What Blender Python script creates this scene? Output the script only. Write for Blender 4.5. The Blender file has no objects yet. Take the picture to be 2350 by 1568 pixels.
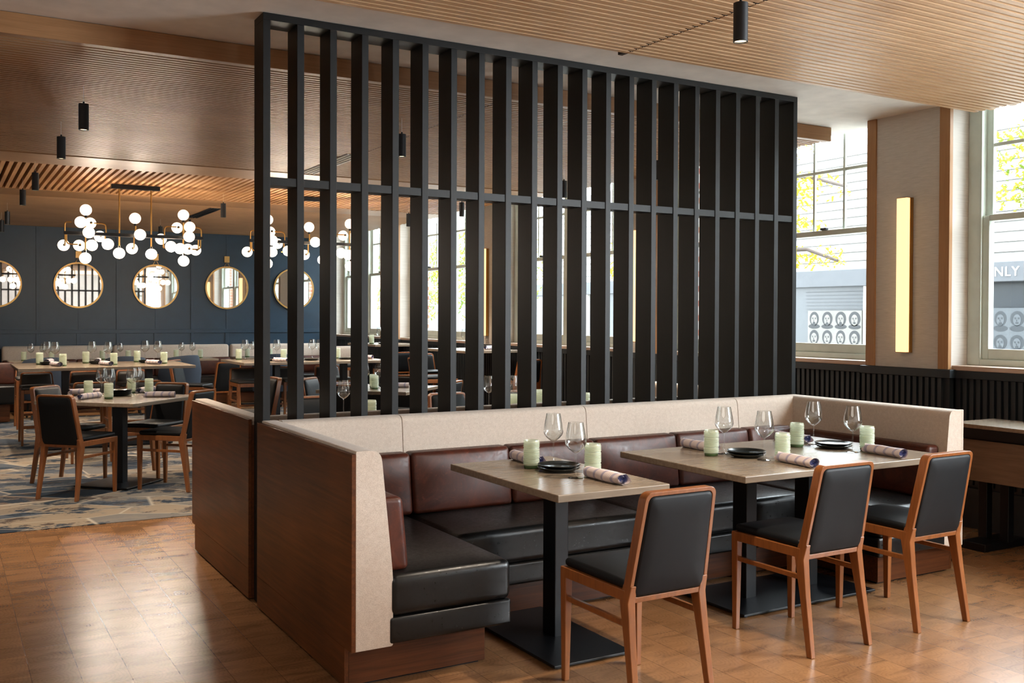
import bpy, math, random
from mathutils import Vector, Matrix
random.seed(7)
PI = math.pi
S = bpy.context.scene
C = S.collection

# ------------------------------------------------------------------ camera
cam_d = bpy.data.cameras.new('camera')
cam = bpy.data.objects.new('camera', cam_d); C.objects.link(cam)
TH, PITCH, ROLL, FPX, CY = 1.04509, .012054, .0038566, 2263.27, 754.15
Fv = Vector((math.cos(TH), math.sin(TH), 0)); Rv = Vector((math.sin(TH), -math.cos(TH), 0)); Uv = Vector((0, 0, 1))
F2 = Fv*math.cos(PITCH) - Uv*math.sin(PITCH); U2 = Uv*math.cos(PITCH) + Fv*math.sin(PITCH)
R3 = Rv*math.cos(ROLL) + U2*math.sin(ROLL); U3 = U2*math.cos(ROLL) - Rv*math.sin(ROLL)
M = Matrix((R3, U3, -F2)).transposed().to_4x4(); M.translation = (0, 0, 1.47)
cam.matrix_world = M
cam_d.sensor_width = 36; cam_d.lens = FPX*36/2350
cam_d.shift_y = -(784-CY)/2350
cam_d.clip_start = .05; cam_d.clip_end = 200
S.camera = cam

# ------------------------------------------------------------------ world, sun, exposure
W = bpy.data.worlds.new('daylight'); S.world = W; W.use_nodes = True
nt = W.node_tree; bg = nt.nodes['Background']
bg.inputs[0].default_value = (.84, .92, 1, 1); bg.inputs[1].default_value = 15.0
S.view_settings.view_transform = 'Standard'; S.view_settings.look = 'None'
S.view_settings.gamma = 1; S.view_settings.use_curve_mapping = False
S.view_settings.exposure = 0.62
S.cycles.max_bounces = 7; S.cycles.diffuse_bounces = 4; S.cycles.glossy_bounces = 3
S.cycles.transmission_bounces = 4; S.cycles.transparent_max_bounces = 16
S.cycles.caustics_reflective = False; S.cycles.caustics_refractive = False
S.cycles.sample_clamp_indirect = 6; S.cycles.use_denoising = True
def light(name, kind, loc, energy, color, rot=(0, 0, 0), parent=None, **k):
    d = bpy.data.lights.new(name, kind); d.energy = energy; d.color = color
    for a, b in k.items(): setattr(d, a, b)
    o = bpy.data.objects.new(name, d); C.objects.link(o); o.location = loc; o.rotation_euler = rot
    if parent: o.parent = parent
    return o
light('sun', 'SUN', (9, 0, 9), 2.2, (1, .95, .86), (math.radians(48), 0, math.radians(-58)), angle=.02)
WARM = (1, .85, .68)
# daylight portals in the window openings
BAYS = [(-4.5, -1.98), (-1.26, 1.26), (1.98, 4.50), (5.22, 7.74), (8.46, 10.98), (11.7, 14.22), (14.94, 17.2)]
for a, b in BAYS[:1]+BAYS[2:]:
    light('window_portal', 'AREA', (6.95, (a+b)/2, 2.05), 1, (1, 1, 1), (0, math.radians(90), 0), shape='RECTANGLE', size=1.9, size_y=b-a).data.cycles.is_portal = True
# added area lamp inside the unseen bay beside the camera, standing in for daylight
for a, b in BAYS[1:2]:
    light('window_daylight', 'AREA', (6.38, (a+b)/2, 2.05), 380, (.88, .95, 1), (0, math.radians(97), 0), shape='RECTANGLE', size=1.8, size_y=b-a-.2)
# area lamps added under the unseen hall ceiling, no fixtures, to brighten the room
light('hall_fill', 'AREA', (-1.6, .2, 2.84), 62, (1, .92, .82), shape='RECTANGLE', size=3.2, size_y=4)
light('hall_fill', 'AREA', (3.4, .2, 2.84), 16, (1, .94, .86), shape='RECTANGLE', size=3.2, size_y=3)

# ------------------------------------------------------------------ materials
def L(c):
    f = lambda v: v/12.92 if v <= .04045 else ((v+.055)/1.055)**2.4
    return tuple(f(v/255) for v in c)+(1,)
class N:
    def __init__(s, name):
        s.m = bpy.data.materials.new(name); s.m.use_nodes = True; s.t = s.m.node_tree
        s.b = s.t.nodes['Principled BSDF']; s.out = s.t.nodes['Material Output']
    def n(s, kind, ins=None, **k):
        q = s.t.nodes.new(kind)
        for a, b in k.items(): setattr(q, a, b)
        for a, b in (ins or {}).items():
            if hasattr(b, 'is_output'): s.t.links.new(b, q.inputs[a])
            else: q.inputs[a].default_value = b
        return q
    def coord(s, scale=(1, 1, 1), rot=(0, 0, 0), kind='Object'):
        tc = s.n('ShaderNodeTexCoord')
        return s.n('ShaderNodeMapping', {'Vector': tc.outputs[kind], 'Scale': scale, 'Rotation': rot}).outputs[0]
    def noise(s, v, scale=5, detail=4, rough=.5, dist=0):
        return s.n('ShaderNodeTexNoise', {'Vector': v, 'Scale': scale, 'Detail': detail, 'Roughness': rough, 'Distortion': dist})
    def ramp(s, fac, stops, interp='LINEAR'):
        r = s.n('ShaderNodeValToRGB', {'Fac': fac}); r.color_ramp.interpolation = interp
        e = r.color_ramp.elements
        while len(e) < len(stops): e.new(.5)
        for q, (p, c) in zip(e, stops): q.position = p; q.color = c if len(c) == 4 else tuple(c)+(1,)
        return r.outputs[0]
    def mix(s, fac, a, b, blend='MIX'):
        q = s.n('ShaderNodeMix', data_type='RGBA', blend_type=blend)
        for i, v in ((0, fac), (6, a), (7, b)):
            if hasattr(v, 'is_output'): s.t.links.new(v, q.inputs[i])
            else: q.inputs[i].default_value = v
        return q.outputs[2]
    def bump(s, h, strength=.2, dist=.01):
        q = s.n('ShaderNodeBump', {'Height': h, 'Strength': strength, 'Distance': dist})
        s.t.links.new(q.outputs[0], s.b.inputs['Normal'])
    def set(s, **k):
        for a, v in k.items():
            a = a.replace('_', ' ')
            if hasattr(v, 'is_output'): s.t.links.new(v, s.b.inputs[a])
            else: s.b.inputs[a].default_value = v
        return s
MT = {}
def plain(name, c, rough=.6, metal=0, **k):
    q = N(name)
    v = q.noise(q.coord(), 6, 3)
    c = L(c); d = tuple(x*.86 for x in c[:3])+(1,)
    q.set(Base_Color=q.ramp(v.outputs[0], [(.3, d), (.7, c)]), Roughness=rough, Metallic=metal, **k)
    MT[name] = q.m; return q
def wood(name, c1, c2, sc=(1, 24, 24), rough=.45, bump=.08, scale=3, spec=.5, coat=0):
    q = N(name); v = q.coord(sc)
    a = q.noise(v, scale, 6, .62, .6); b = q.noise(q.coord((1, 1, 1)), 2.2, 2)
    col = q.ramp(a.outputs[0], [(.28, L(c1)), (.72, L(c2))])
    col = q.mix(.35, col, q.ramp(b.outputs[0], [(.3, L(c1)), (.7, L(c2))]), 'MIX')
    q.set(Base_Color=col, Roughness=rough, Specular_IOR_Level=spec, Coat_Weight=coat, Coat_Roughness=.25)
    bump and q.bump(a.outputs[0], bump, .004); MT[name] = q.m; return q
def leather(name, c1, c2, rough, bumps=.35, sc=1):
    q = N(name); v = q.coord()
    a = q.noise(v, 5*sc, 8, .7, 1.6); b = q.noise(v, 60*sc, 5, .65)
    w = q.n('ShaderNodeTexVoronoi', {'Vector': v, 'Scale': 160*sc}, feature='DISTANCE_TO_EDGE')
    q.set(Specular_IOR_Level=.4, Base_Color=q.ramp(a.outputs[0], [(.3, L(c1)), (.75, L(c2))]), Roughness=q.n('ShaderNodeMapRange', {0: b.outputs[0], 1: .3, 2: .7, 3: rough-.07, 4: rough+.1}).outputs[0])
    big = q.noise(v, 7*sc, 3, .5, .4); scr = q.noise(q.coord((1, 1, 1)), 22, 9, .75, 2.5)
    q.t.links.new(q.mix(q.ramp(scr.outputs[0], [(.56, (0, 0, 0)), (.72, (.6, .6, .6))]), q.ramp(a.outputs[0], [(.3, L(c1)), (.75, L(c2))]), tuple(min(1, x*1.8+.006) for x in L(c2)[:3])+(1,)), q.b.inputs['Base Color'])
    h = big.outputs[0]; q.bump(h, bumps, .004); MT[name] = q.m; return q
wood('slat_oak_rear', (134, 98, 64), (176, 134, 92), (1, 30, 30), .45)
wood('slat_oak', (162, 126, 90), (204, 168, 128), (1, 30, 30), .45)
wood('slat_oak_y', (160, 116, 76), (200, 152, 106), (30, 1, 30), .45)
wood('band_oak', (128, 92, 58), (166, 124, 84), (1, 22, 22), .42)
wood('walnut', (42, 20, 9), (112, 64, 32), (40, 1.2, 34), .36, .03, 2, .28)
wood('walnut_x', (42, 20, 9), (100, 56, 28), (1.2, 40, 34), .38, .03, 2, .28)
wood('chair_wood', (106, 60, 29), (148, 90, 46), (20, 20, 2), .32, .03, 3)
wood('trim_oak', (146, 104, 66), (176, 132, 88), (30, 30, 1), .45)
wood('ebony', (9, 12, 13), (19, 20, 20), (30, 30, 1.2), .46, .06, 3, .34)
wood('table_wood', (104, 90, 76), (142, 126, 108), (2, 26, 26), .27, 0, 2)
wood('veneer', (84, 66, 52), (122, 98, 78), (26, 2, 30), .45, .02, 2)
wood('stool_wood', (176, 150, 132), (205, 184, 168), (30, 2, 30), .45, .02, 2)
leather('black_leather', (6, 6, 6), (19, 19, 19), .33, .05)
leather('brown_leather', (44, 17, 9), (88, 40, 23), .40, .06)
plain('chair_pad', (8, 10, 13), .55).set(Specular_IOR_Level=.24)
plain('chair_pad_light', (62, 84, 96), .42)
plain('pad_taupe', (58, 54, 50), .5)
plain('navy_fabric', (30, 42, 58), .8)
plain('black_metal', (12, 14, 18), .38, .3)
plain('canister', (24, 30, 36), .5, .1)
plain('brass', (196, 150, 84), .3, 1)
plain('brass_satin', (186, 150, 96), .38, .9)
plain('paint_white', (236, 231, 224), .9)
plain('paint_dark', (30, 37, 42), .5)
plain('blue_paint', (16, 50, 72), .42)
plain('frame_paint', (206, 214, 204), .5)
plain('plate_glaze', (24, 26, 24), .22)
plain('batten', (40, 26, 14), .8); plain('groove', (100, 70, 44), .7)
plain('concrete', (206, 204, 198), .9)
plain('siding', (118, 117, 115), .8); plain('pillar_white', (190, 188, 184), .8)
plain('band_grey', (58, 60, 64), .8)
plain('shop_dark', (16, 22, 28), .35)
plain('poster_light', (84, 82, 79), .8)
plain('poster_dark', (22, 24, 27), .8)
plain('sign_white', (200, 200, 200), .7)
plain('bark', (52, 42, 36), .9)
def fabric(name, c1, c2, sc=420, b=.3):
    q = N(name); v = q.coord()
    a = q.noise(v, sc, 2, .6); g = q.noise(v, 60, 3, .6)
    col = q.ramp(a.outputs[0], [(.35, L(c1)), (.65, L(c2))]); col = q.mix(.3, col, q.ramp(g.outputs[0], [(.35, L(c1)), (.65, L(c2))]))
    q.set(Base_Color=col, Roughness=.95); q.b.inputs['Sheen Weight'].default_value = .15
    q.bump(a.outputs[0], b, .002); MT[name] = q.m; return q
fabric('beige_fabric', (180, 164, 149), (210, 196, 182))
# woven wallcovering
q = N('wallcovering'); v = q.coord((1, 3, 90)); a = q.noise(v, 4, 5, .6)
q.set(Base_Color=q.ramp(a.outputs[0], [(.3, L((186, 180, 172))), (.7, L((212, 206, 198)))]), Roughness=.85); q.bump(a.outputs[0], .15, .003); MT['wallcovering'] = q.m
# floor
q = N('wood_floor')
v = q.coord((1, 1, 1), (0, 0, PI/2))
def brick(q, v, w, h, seed_off=.5, mortar=.0018):
    return q.n('ShaderNodeTexBrick', {'Vector': v, 'Scale': 1, 'Mortar Size': mortar, 'Mortar Smooth': .1, 'Brick Width': w, 'Row Height': h,
        'Color1': (0, 0, 0, 1), 'Color2': (1, 1, 1, 1), 'Mortar': (.5, .5, .5, 1), 'Bias': 0}, offset=seed_off, offset_frequency=2)
mp = q.n('ShaderNodeMapping', {'Vector': v, 'Location': (.0, -.138, 0)})
b1 = brick(q, mp.outputs[0], 1.2, .1775, .37); b2 = brick(q, mp.outputs[0], .145, .1775, .5, .0)
n1 = q.noise(q.coord((1, 2.4, 1)), 5, 7, .68, 1.2); n2 = q.noise(q.coord(), 2.5, 3)
# growth rings inside each block
sep = q.n('ShaderNodeSeparateXYZ', {'Vector': mp.outputs[0]})
def mth(op, a_, b_=0.0, c_=0.0): return q.n('ShaderNodeMath', {0: a_, 1: b_, 2: c_}, operation=op).outputs[0]
row = mth('FLOOR', mth('DIVIDE', sep.outputs[1], .1775)); par = mth('MULTIPLY', mth('MODULO', row, 2.0), .5)
u_ = mth('SUBTRACT', mth('FRACT', mth('ADD', mth('DIVIDE', sep.outputs[0], .145), par)), .5); w_ = mth('SUBTRACT', mth('FRACT', mth('DIVIDE', sep.outputs[1], .1775)), .35)
d_ = mth('SQRT', mth('ADD', mth('POWER', mth('ABSOLUTE', u_), 2.0), mth('MULTIPLY', mth('POWER', mth('ABSOLUTE', w_), 2.0), 2.2)))
wv = mth('SINE', mth('ADD', mth('MULTIPLY', d_, 46.0), mth('MULTIPLY', n1.outputs[0], 16.0)))
col = q.ramp(b1.outputs[0], [(0, L((112, 80, 52))), (1, L((146, 106, 70)))])
col = q.mix(.5, col, q.ramp(b2.outputs[0], [(0, L((98, 68, 44))), (1, L((152, 110, 72)))]))
col = q.mix(.30, col, q.ramp(n1.outputs[0], [(.25, L((88, 58, 36))), (.7, L((156, 112, 74)))]))
sm = q.noise(q.coord((1, 3.2, 1)), 3.4, 6, .62, .5)
col = q.mix(q.ramp(sm.outputs[0], [(.50, (0, 0, 0)), (.68, (.6, .6, .6))]), col, L((84, 56, 36)))
col = q.mix(.08, col, q.ramp(mth('MULTIPLY_ADD', wv, .5, .5), [(0, L((84, 50, 30))), (.5, L((176, 126, 82)))]))
mf = q.n('ShaderNodeMath', {0: b1.outputs[1], 1: .55}, operation='MULTIPLY').outputs[0]
col = q.mix(mf, col, L((70, 44, 28)))
q.set(Base_Color=col, Roughness=.27, Specular_IOR_Level=.5)
q.bump(b1.outputs[1], .25, -.003); MT['wood_floor'] = q.m
# carpet
q = N('carpet')
v0 = q.coord((1, 1, 1), (0, 0, .12)); nz = q.noise(v0, 1.4, 4, .6)
wv_ = q.n('ShaderNodeVectorMath', {0: v0, 1: (1.0, 1.9, 1)}, operation='MULTIPLY').outputs[0]
va = q.n('ShaderNodeTexVoronoi', {'Vector': wv_, 'Scale': 1.5}, feature='F1')
vb = q.n('ShaderNodeTexVoronoi', {'Vector': wv_, 'Scale': 1.5}, feature='DISTANCE_TO_EDGE')
sepc = q.n('ShaderNodeSeparateColor', {'Color': va.outputs['Color']})
pal = q.ramp(sepc.outputs[0], [(0, L((122, 108, 92))), (.24, L((104, 98, 92))), (.42, L((70, 76, 84))), (.58, L((26, 42, 56))), (.74, L((134, 118, 98))), (.9, L((88, 70, 56)))], 'CONSTANT')
n3 = q.noise(q.coord((.8, 1, 1)), 2.3, 12, .66); n4 = q.noise(q.coord((.7, 1, 1), (0, 0, .3)), 1.9, 12, .70)
c2 = q.mix(q.ramp(n3.outputs[0], [(.53, (0, 0, 0)), (.56, (1, 1, 1))]), pal, L((112, 104, 94)))
c3 = q.mix(q.ramp(n4.outputs[0], [(.53, (0, 0, 0)), (.55, (1, 1, 1))]), c2, L((22, 36, 50)))
n5 = q.noise(q.coord((.8, 1.1, 1), (0, 0, -.4)), 3.1, 12, .72)
c3 = q.mix(q.ramp(n5.outputs[0], [(.57, (0, 0, 0)), (.60, (1, 1, 1))]), c3, L((64, 50, 42)))
c4 = q.mix(q.ramp(vb.outputs[0], [(.0, (1, 1, 1)), (.022, (0, 0, 0))]), c3, L((168, 156, 138)))
q.set(Base_Color=c4, Roughness=.97); q.bump(q.noise(q.coord(), 260, 2).outputs[0], .4, .004); MT['carpet'] = q.m
# brick
q = N('brick'); v = q.coord((1, 1, 1), (PI/2, 0, 0))
bb = q.n('ShaderNodeTexBrick', {'Vector': v, 'Scale': 1, 'Brick Width': .21, 'Row Height': .075, 'Mortar Size': .008, 'Color1': L((150, 84, 66)), 'Color2': L((178, 108, 86)), 'Mortar': L((196, 184, 172))})
q.set(Base_Color=bb.outputs[0], Roughness=.9); MT['brick'] = q.m
# window / drinking glass: clear sheet with fresnel reflection
def clear(name, tint=(1, 1, 1, 1), k=1.0, base=0.0, rough=0.0):
    q = N(name); t = q.t; t.nodes.remove(q.b)
    tr = q.n('ShaderNodeBsdfTransparent', {'Color': tint}); gl = q.n('ShaderNodeBsdfGlossy', {'Color': (1, 1, 1, 1), 'Roughness': rough})
    lw = q.n('ShaderNodeLayerWeight', {'Blend': .5}); pw = q.n('ShaderNodeMath', {0: lw.outputs['Facing'], 1: 4.0}, operation='POWER')
    mu = q.n('ShaderNodeMath', {0: pw.outputs[0], 1: k}, operation='MULTIPLY_ADD'); mu.inputs[2].default_value = base+.04; mu.use_clamp = True
    mx = q.n('ShaderNodeMixShader', {0: mu.outputs[0], 1: tr.outputs[0], 2: gl.outputs[0]})
    t.links.new(mx.outputs[0], q.out.inputs[0]); MT[name] = q.m; return q
clear('pane_glass', (.97, .99, .98, 1)); clear('wine_glass', (.94, .95, .95, 1), 1.5, .03)
q = clear('tumbler_glass', (.93, .97, .90, 1), .8, .05, .15)
t = q.t; mx0 = q.out.inputs[0].links[0].from_node
df = q.n('ShaderNodeBsdfTranslucent', {'Color': L((238, 240, 226))}); dd = q.n('ShaderNodeBsdfDiffuse', {'Color': L((220, 224, 204))})
ad = q.n('ShaderNodeMixShader', {0: .55, 1: df.outputs[0], 2: dd.outputs[0]})
mm = q.n('ShaderNodeMixShader', {0: .5, 1: mx0.outputs[0], 2: ad.outputs[0]}); t.links.new(mm.outputs[0], q.out.inputs[0])
q = N('tumbler_foot'); q.set(Base_Color=L((70, 92, 58)), Roughness=.12); MT['tumbler_foot'] = q.m
q = N('mirror_glass'); q.set(Base_Color=(.9, .92, .93, 1), Metallic=1, Roughness=.015); MT['mirror_glass'] = q.m
def emit(name, c, s):
    q = N(name); q.set(Base_Color=c, Emission_Color=c, Emission_Strength=s, Roughness=.3); MT[name] = q.m
emit('globe_glow', (1, .84, .66, 1), 1.5); emit('lens_glow', (1, .78, .50, 1), 3.0); emit('sconce_glow', (1, .66, .33, 1), .95)
# napkin: pale cloth with blue-grey stripes wound diagonally
q = N('napkin_cloth'); v = q.coord((1, 1, 1), (0, 0, .5))
w1 = q.n('ShaderNodeTexWave', {'Vector': v, 'Scale': 5.5, 'Distortion': .6}, wave_type='BANDS', bands_direction='X')
w2 = q.n('ShaderNodeTexWave', {'Vector': v, 'Scale': 34, 'Distortion': .2}, wave_type='BANDS', bands_direction='X')
col = q.mix(q.ramp(w1.outputs[0], [(.80, (0, 0, 0)), (.88, (.7, .7, .7))]), L((214, 200, 196)), L((122, 124, 160)))
col = q.mix(q.ramp(w2.outputs[0], [(.45, (0, 0, 0)), (.6, (.45, .45, .45))]), col, L((170, 152, 156)))
q.set(Base_Color=col, Roughness=.95); q.bump(w2.outputs[0], .2, .001); MT['napkin_cloth'] = q.m
plain('napkin_blue', (92, 100, 148), .95)
# leaves
q = N('leaves'); oi = q.noise(q.coord(), 3, 2)
col = q.ramp(oi.outputs[0], [(.35, L((72, 92, 34))), (.55, L((118, 120, 46))), (.7, L((146, 122, 52)))])
q.t.nodes.remove(q.b); a = q.n('ShaderNodeBsdfTranslucent', {'Color': col}); b = q.n('ShaderNodeBsdfDiffuse', {'Color': col})
q.t.links.new(q.n('ShaderNodeMixShader', {0: .5, 1: a.outputs[0], 2: b.outputs[0]}).outputs[0], q.out.inputs[0]); MT['leaves'] = q.m
# leaves
q = N('leaves_yellow'); oi = q.noise(q.coord(), 3, 2)
col = q.ramp(oi.outputs[0], [(.35, L((128, 124, 44))), (.55, L((160, 136, 44))), (.7, L((176, 134, 52)))])
q.t.nodes.remove(q.b); a = q.n('ShaderNodeBsdfTranslucent', {'Color': col}); b = q.n('ShaderNodeBsdfDiffuse', {'Color': col})
q.t.links.new(q.n('ShaderNodeMixShader', {0: .5, 1: a.outputs[0], 2: b.outputs[0]}).outputs[0], q.out.inputs[0]); MT['leaves_yellow'] = q.m

# ------------------------------------------------------------------ mesh builder
class MB:
    def __init__(s): s.v = []; s.f = []
    def add(s, vs, fs):
        o = len(s.v); s.v += [tuple(p) for p in vs]; s.f += [tuple(i+o for i in f) for f in fs]; return s
    def box(s, x0, x1, y0, y1, z0, z1):
        return s.add([(x0, y0, z0), (x1, y0, z0), (x1, y1, z0), (x0, y1, z0), (x0, y0, z1), (x1, y0, z1), (x1, y1, z1), (x0, y1, z1)],
            [(0, 3, 2, 1), (4, 5, 6, 7), (0, 1, 5, 4), (1, 2, 6, 5), (2, 3, 7, 6), (3, 0, 4, 7)])
    def rings(s, R, closed=True, cap=True):
        n = len(R[0]); vs = [p for r in R for p in r]; fs = []
        for i in range(len(R)-1):
            for j in range(n if closed else n-1):
                k = (j+1) % n; fs.append((i*n+j, i*n+k, (i+1)*n+k, (i+1)*n+j))
        if cap: fs += [tuple(range(n))[::-1], tuple((len(R)-1)*n+j for j in range(n))]
        return s.add(vs, fs)
    def sect(s, secs):      # rectangular sections (cx, cy, z, wx, wy)
        return s.rings([[(cx-a/2, cy-b/2, z), (cx+a/2, cy-b/2, z), (cx+a/2, cy+b/2, z), (cx-a/2, cy+b/2, z)] for cx, cy, z, a, b in secs])
    def prism(s, poly, axis, a, b):
        f = {'x': lambda p, t: (t, p[0], p[1]), 'y': lambda p, t: (p[0], t, p[1]), 'z': lambda p, t: (p[0], p[1], t)}[axis]
        return s.rings([[f(p, a) for p in poly], [f(p, b) for p in poly]])
    def lathe(s, prof, seg=24, c=(0, 0, 0), caps=True):
        R = [[(c[0]+r*math.cos(2*PI*j/seg), c[1]+r*math.sin(2*PI*j/seg), c[2]+z) for j in range(seg)] for r, z in prof]
        return s.rings(R, cap=caps)
    def tube(s, pts, r, seg=8, rad=0, cap=True):
        P = [Vector(p) for p in pts]
        if rad and len(P) > 2:
            Q = [P[0]]
            for i in range(1, len(P)-1):
                a = (P[i-1]-P[i]); b = (P[i+1]-P[i]); rr = min(rad, a.length*.45, b.length*.45)
                a = P[i]+a.normalized()*rr; b = P[i]+b.normalized()*rr
                for k in range(5):
                    t = k/4; Q.append(a*(1-t)**2+P[i]*2*t*(1-t)+b*t*t)
            P = Q+[P[-1]]
        R = []; prev = None
        for i, p in enumerate(P):
            d = (P[min(i+1, len(P)-1)]-P[max(i-1, 0)]).normalized()
            u = prev if prev is not None else (Vector((0, 0, 1)) if abs(d.z) < .9 else Vector((1, 0, 0)))
            u = (u-d*u.dot(d)).normalized(); prev = u; w = d.cross(u)
            rr = r[i] if isinstance(r, (list, tuple)) else r
            R.append([p+(u*math.cos(2*PI*j/seg)+w*math.sin(2*PI*j/seg))*rr for j in range(seg)])
        return s.rings(R, cap=cap)
    def sphere(s, c, r, seg=20, rn=12, sc=(1, 1, 1)):
        R = []
        for i in range(rn+1):
            t = PI*i/rn; rr = max(math.sin(t), .004)
            R.append([(c[0]+r*sc[0]*rr*math.cos(2*PI*j/seg), c[1]+r*sc[1]*rr*math.sin(2*PI*j/seg), c[2]-r*sc[2]*math.cos(t)) for j in range(seg)])
        return s.rings(R)
    def rbox(s, x0, x1, y0, y1, z0, z1, r, puff=0, n=4, m=5, paxes='xyz'):
        c = Vector(((x0+x1)/2, (y0+y1)/2, (z0+z1)/2)); h = [(x1-x0)/2, (y1-y0)/2, (z1-z0)/2]; r = min([r]+[q*.98 for q in h])
        def line(hh):
            a = [-hh+r*(1-math.cos(PI/2*k/n))*1.0 for k in range(n)]
            b = [-(hh-r)+2*(hh-r)*k/m for k in range(m+1)]
            return a+b+[-q for q in a[::-1]]
        key = {}; fs = []; vs = []
        def vid(p):
            k = tuple(round(q, 5) for q in p)
            if k not in key: key[k] = len(vs); vs.append(Vector(p))
            return key[k]
        for ax in range(3):
            u, w = [(1, 2), (2, 0), (0, 1)][ax]; A = line(h[u]); B = line(h[w])
            for sg in (-1, 1):
                for i in range(len(A)-1):
                    for j in range(len(B)-1):
                        q = []
                        for a, b in ((A[i], B[j]), (A[i+1], B[j]), (A[i+1], B[j+1]), (A[i], B[j+1])):
                            p = [0, 0, 0]; p[ax] = sg*h[ax]; p[u] = a; p[w] = b; q.append(vid(p))
                        fs.append(tuple(q) if sg > 0 else tuple(q[::-1]))
        out = []
        for p in vs:
            inn = Vector([max(-(h[k]-r), min(h[k]-r, p[k])) for k in range(3)]); d = p-inn
            nrm = d.normalized() if d.length > 1e-9 else d
            o = inn+nrm*r
            if puff:
                for k, a in enumerate('xyz'):
                    if a in paxes and abs(abs(p[k])-h[k]) < 1e-6:
                        u, w = [q for q in range(3) if q != k]
                        o[k] += math.copysign(puff*(1-(p[u]/h[u])**4)*(1-(p[w]/h[w])**4), p[k])
            out.append(o+c)
        return s.add(out, fs)
    def build(s, name, mat, parent=None, bevel=0, seg=2, smooth=False, ang=40):
        me = bpy.data.meshes.new(name); me.from_pydata(s.v, [], s.f); me.update()
        o = bpy.data.objects.new(name, me); C.objects.link(o); me.materials.append(MT[mat])
        if smooth or bevel:
            me.polygons.foreach_set('use_smooth', [True]*len(me.polygons))
            if not bevel: me.set_sharp_from_angle(angle=math.radians(ang))
        if bevel:
            b = o.modifiers.new('bevel', 'BEVEL'); b.width = bevel; b.segments = seg; b.limit_method = 'ANGLE'; b.angle_limit = math.radians(35); b.harden_normals = True
        if parent: o.parent = parent
        return o
def rpoly(pts, r, n=5):
    out = []; k = len(pts)
    for i in range(k):
        p = Vector(pts[i]); a = Vector(pts[i-1])-p; b = Vector(pts[(i+1) % k])-p
        rr = r[i] if isinstance(r, (list, tuple)) else r
        rr = min(rr, a.length*.45, b.length*.45); a = p+a.normalized()*rr; b = p+b.normalized()*rr
        for j in range(n+1):
            t = j/n; q = a*(1-t)**2+p*2*t*(1-t)+b*t*t; out.append((q.x, q.y))
    return out
def tag(o, label=None, cat=None, group=None, kind=None):
    if label: o['label'] = label
    if cat: o['category'] = cat
    if group: o['group'] = group
    if kind: o['kind'] = kind
    return o
def thing(name, label, cat, loc=(0, 0, 0), rz=0, group=None):
    o = bpy.data.objects.new(name, None); C.objects.link(o); o.empty_display_size = .1
    o.location = loc; o.rotation_euler = (0, 0, rz); return tag(o, label, cat, group)
def kids(o): return [c for c in bpy.data.objects if c.parent == o]
def dup(o, label=None, loc=None, rz=None, parent=None, group=None):
    c = o.copy(); C.objects.link(c); c.parent = parent
    if loc is not None: c.location = loc
    if rz is not None: c.rotation_euler = (0, 0, rz)
    if label: c['label'] = label
    if group: c['group'] = group
    for k in kids(o): dup(k, parent=c)
    return c
def struct(name, mb, mat, parent=None, **k):
    o = mb.build(name, mat, parent, **k)
    if not parent: o['kind'] = 'structure'
    return o

# ------------------------------------------------------------------ room shell
ZW, ZS, YB, XP, XG = 2.99, 2.88, 17.4, 6.2, 6.46      # white ceiling, slat ceiling, far wall, pilaster face, glass plane
XL, YN = -4.6, -4.6
struct('floor', MB().box(XL, 6.6, YN, YB, -.12, 0), 'wood_floor')
struct('ceiling', MB().box(XL, 6.44, YN, YB+.2, ZW, ZW+.15), 'paint_white')
struct('wall_left', MB().box(XL-.15, XL, YN, YB, 0, ZW), 'paint_white')
struct('wall_near', MB().box(XL, 6.9, YN-.15, YN, 0, ZW), 'paint_white')
tag(MB().box(-4.2, 5.15, 7.42, 15.5, 0, .005).build('inset_carpet', 'carpet'), 'large carpet with angular blue, grey and tan shards inset in the wood floor', 'carpet')
# far wall: navy boards with battens
fw = struct('wall_far', MB().box(XL, 6.6, YB, YB+.2, 0, ZW), 'blue_paint')
m = MB()
MX = [-.45, .75, 1.948, 3.146, 4.33, 5.525]
for i, x in enumerate(MX):
    m.box(x-.008, x+.008, YB-.006, YB, 1.19, ZS); m.box(x+.575, x+.625, YB-.018, YB, .9, ZS); m.box(x-.03, x+.03, YB-.014, YB, .9, 1.17)
m.box(XL, 6.4, YB-.02, YB, 1.17, 1.23); m.box(XL, 6.4, YB-.02, YB, .86, .93)
struct('trim_1', m, 'blue_paint', bevel=.003, seg=1)
# window wall: piers with pilasters, wainscot, windows
m = MB(); mb_ = MB(); edges = [YN]+[e for b in BAYS for e in b]+[YB]
piers = [(edges[i], edges[i+1]) for i in range(0, len(edges), 2)]
for a, b in piers:
    m.box(XP+.02, 6.62, a, b, 1.04, ZW); mb_.box(6.60, 6.74, a+.035 if a > YN else a, b+.0 if b < YB-.1 else YB+.2, -.4, 4.2)
wr = struct('wall_right', m, 'wallcovering')
struct('wall_right_brick', mb_, 'brick')
struct('wall_right_head', MB().box(6.44, 6.74, YN, YB+.2, 3.28, 3.6).box(6.40, 6.46, YN, YB+.2, 3.14, 3.6), 'paint_white')
struct('wall_right_base', MB().box(6.30, 6.86, YN, YB, -.4, 1.04), 'paint_dark')
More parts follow.
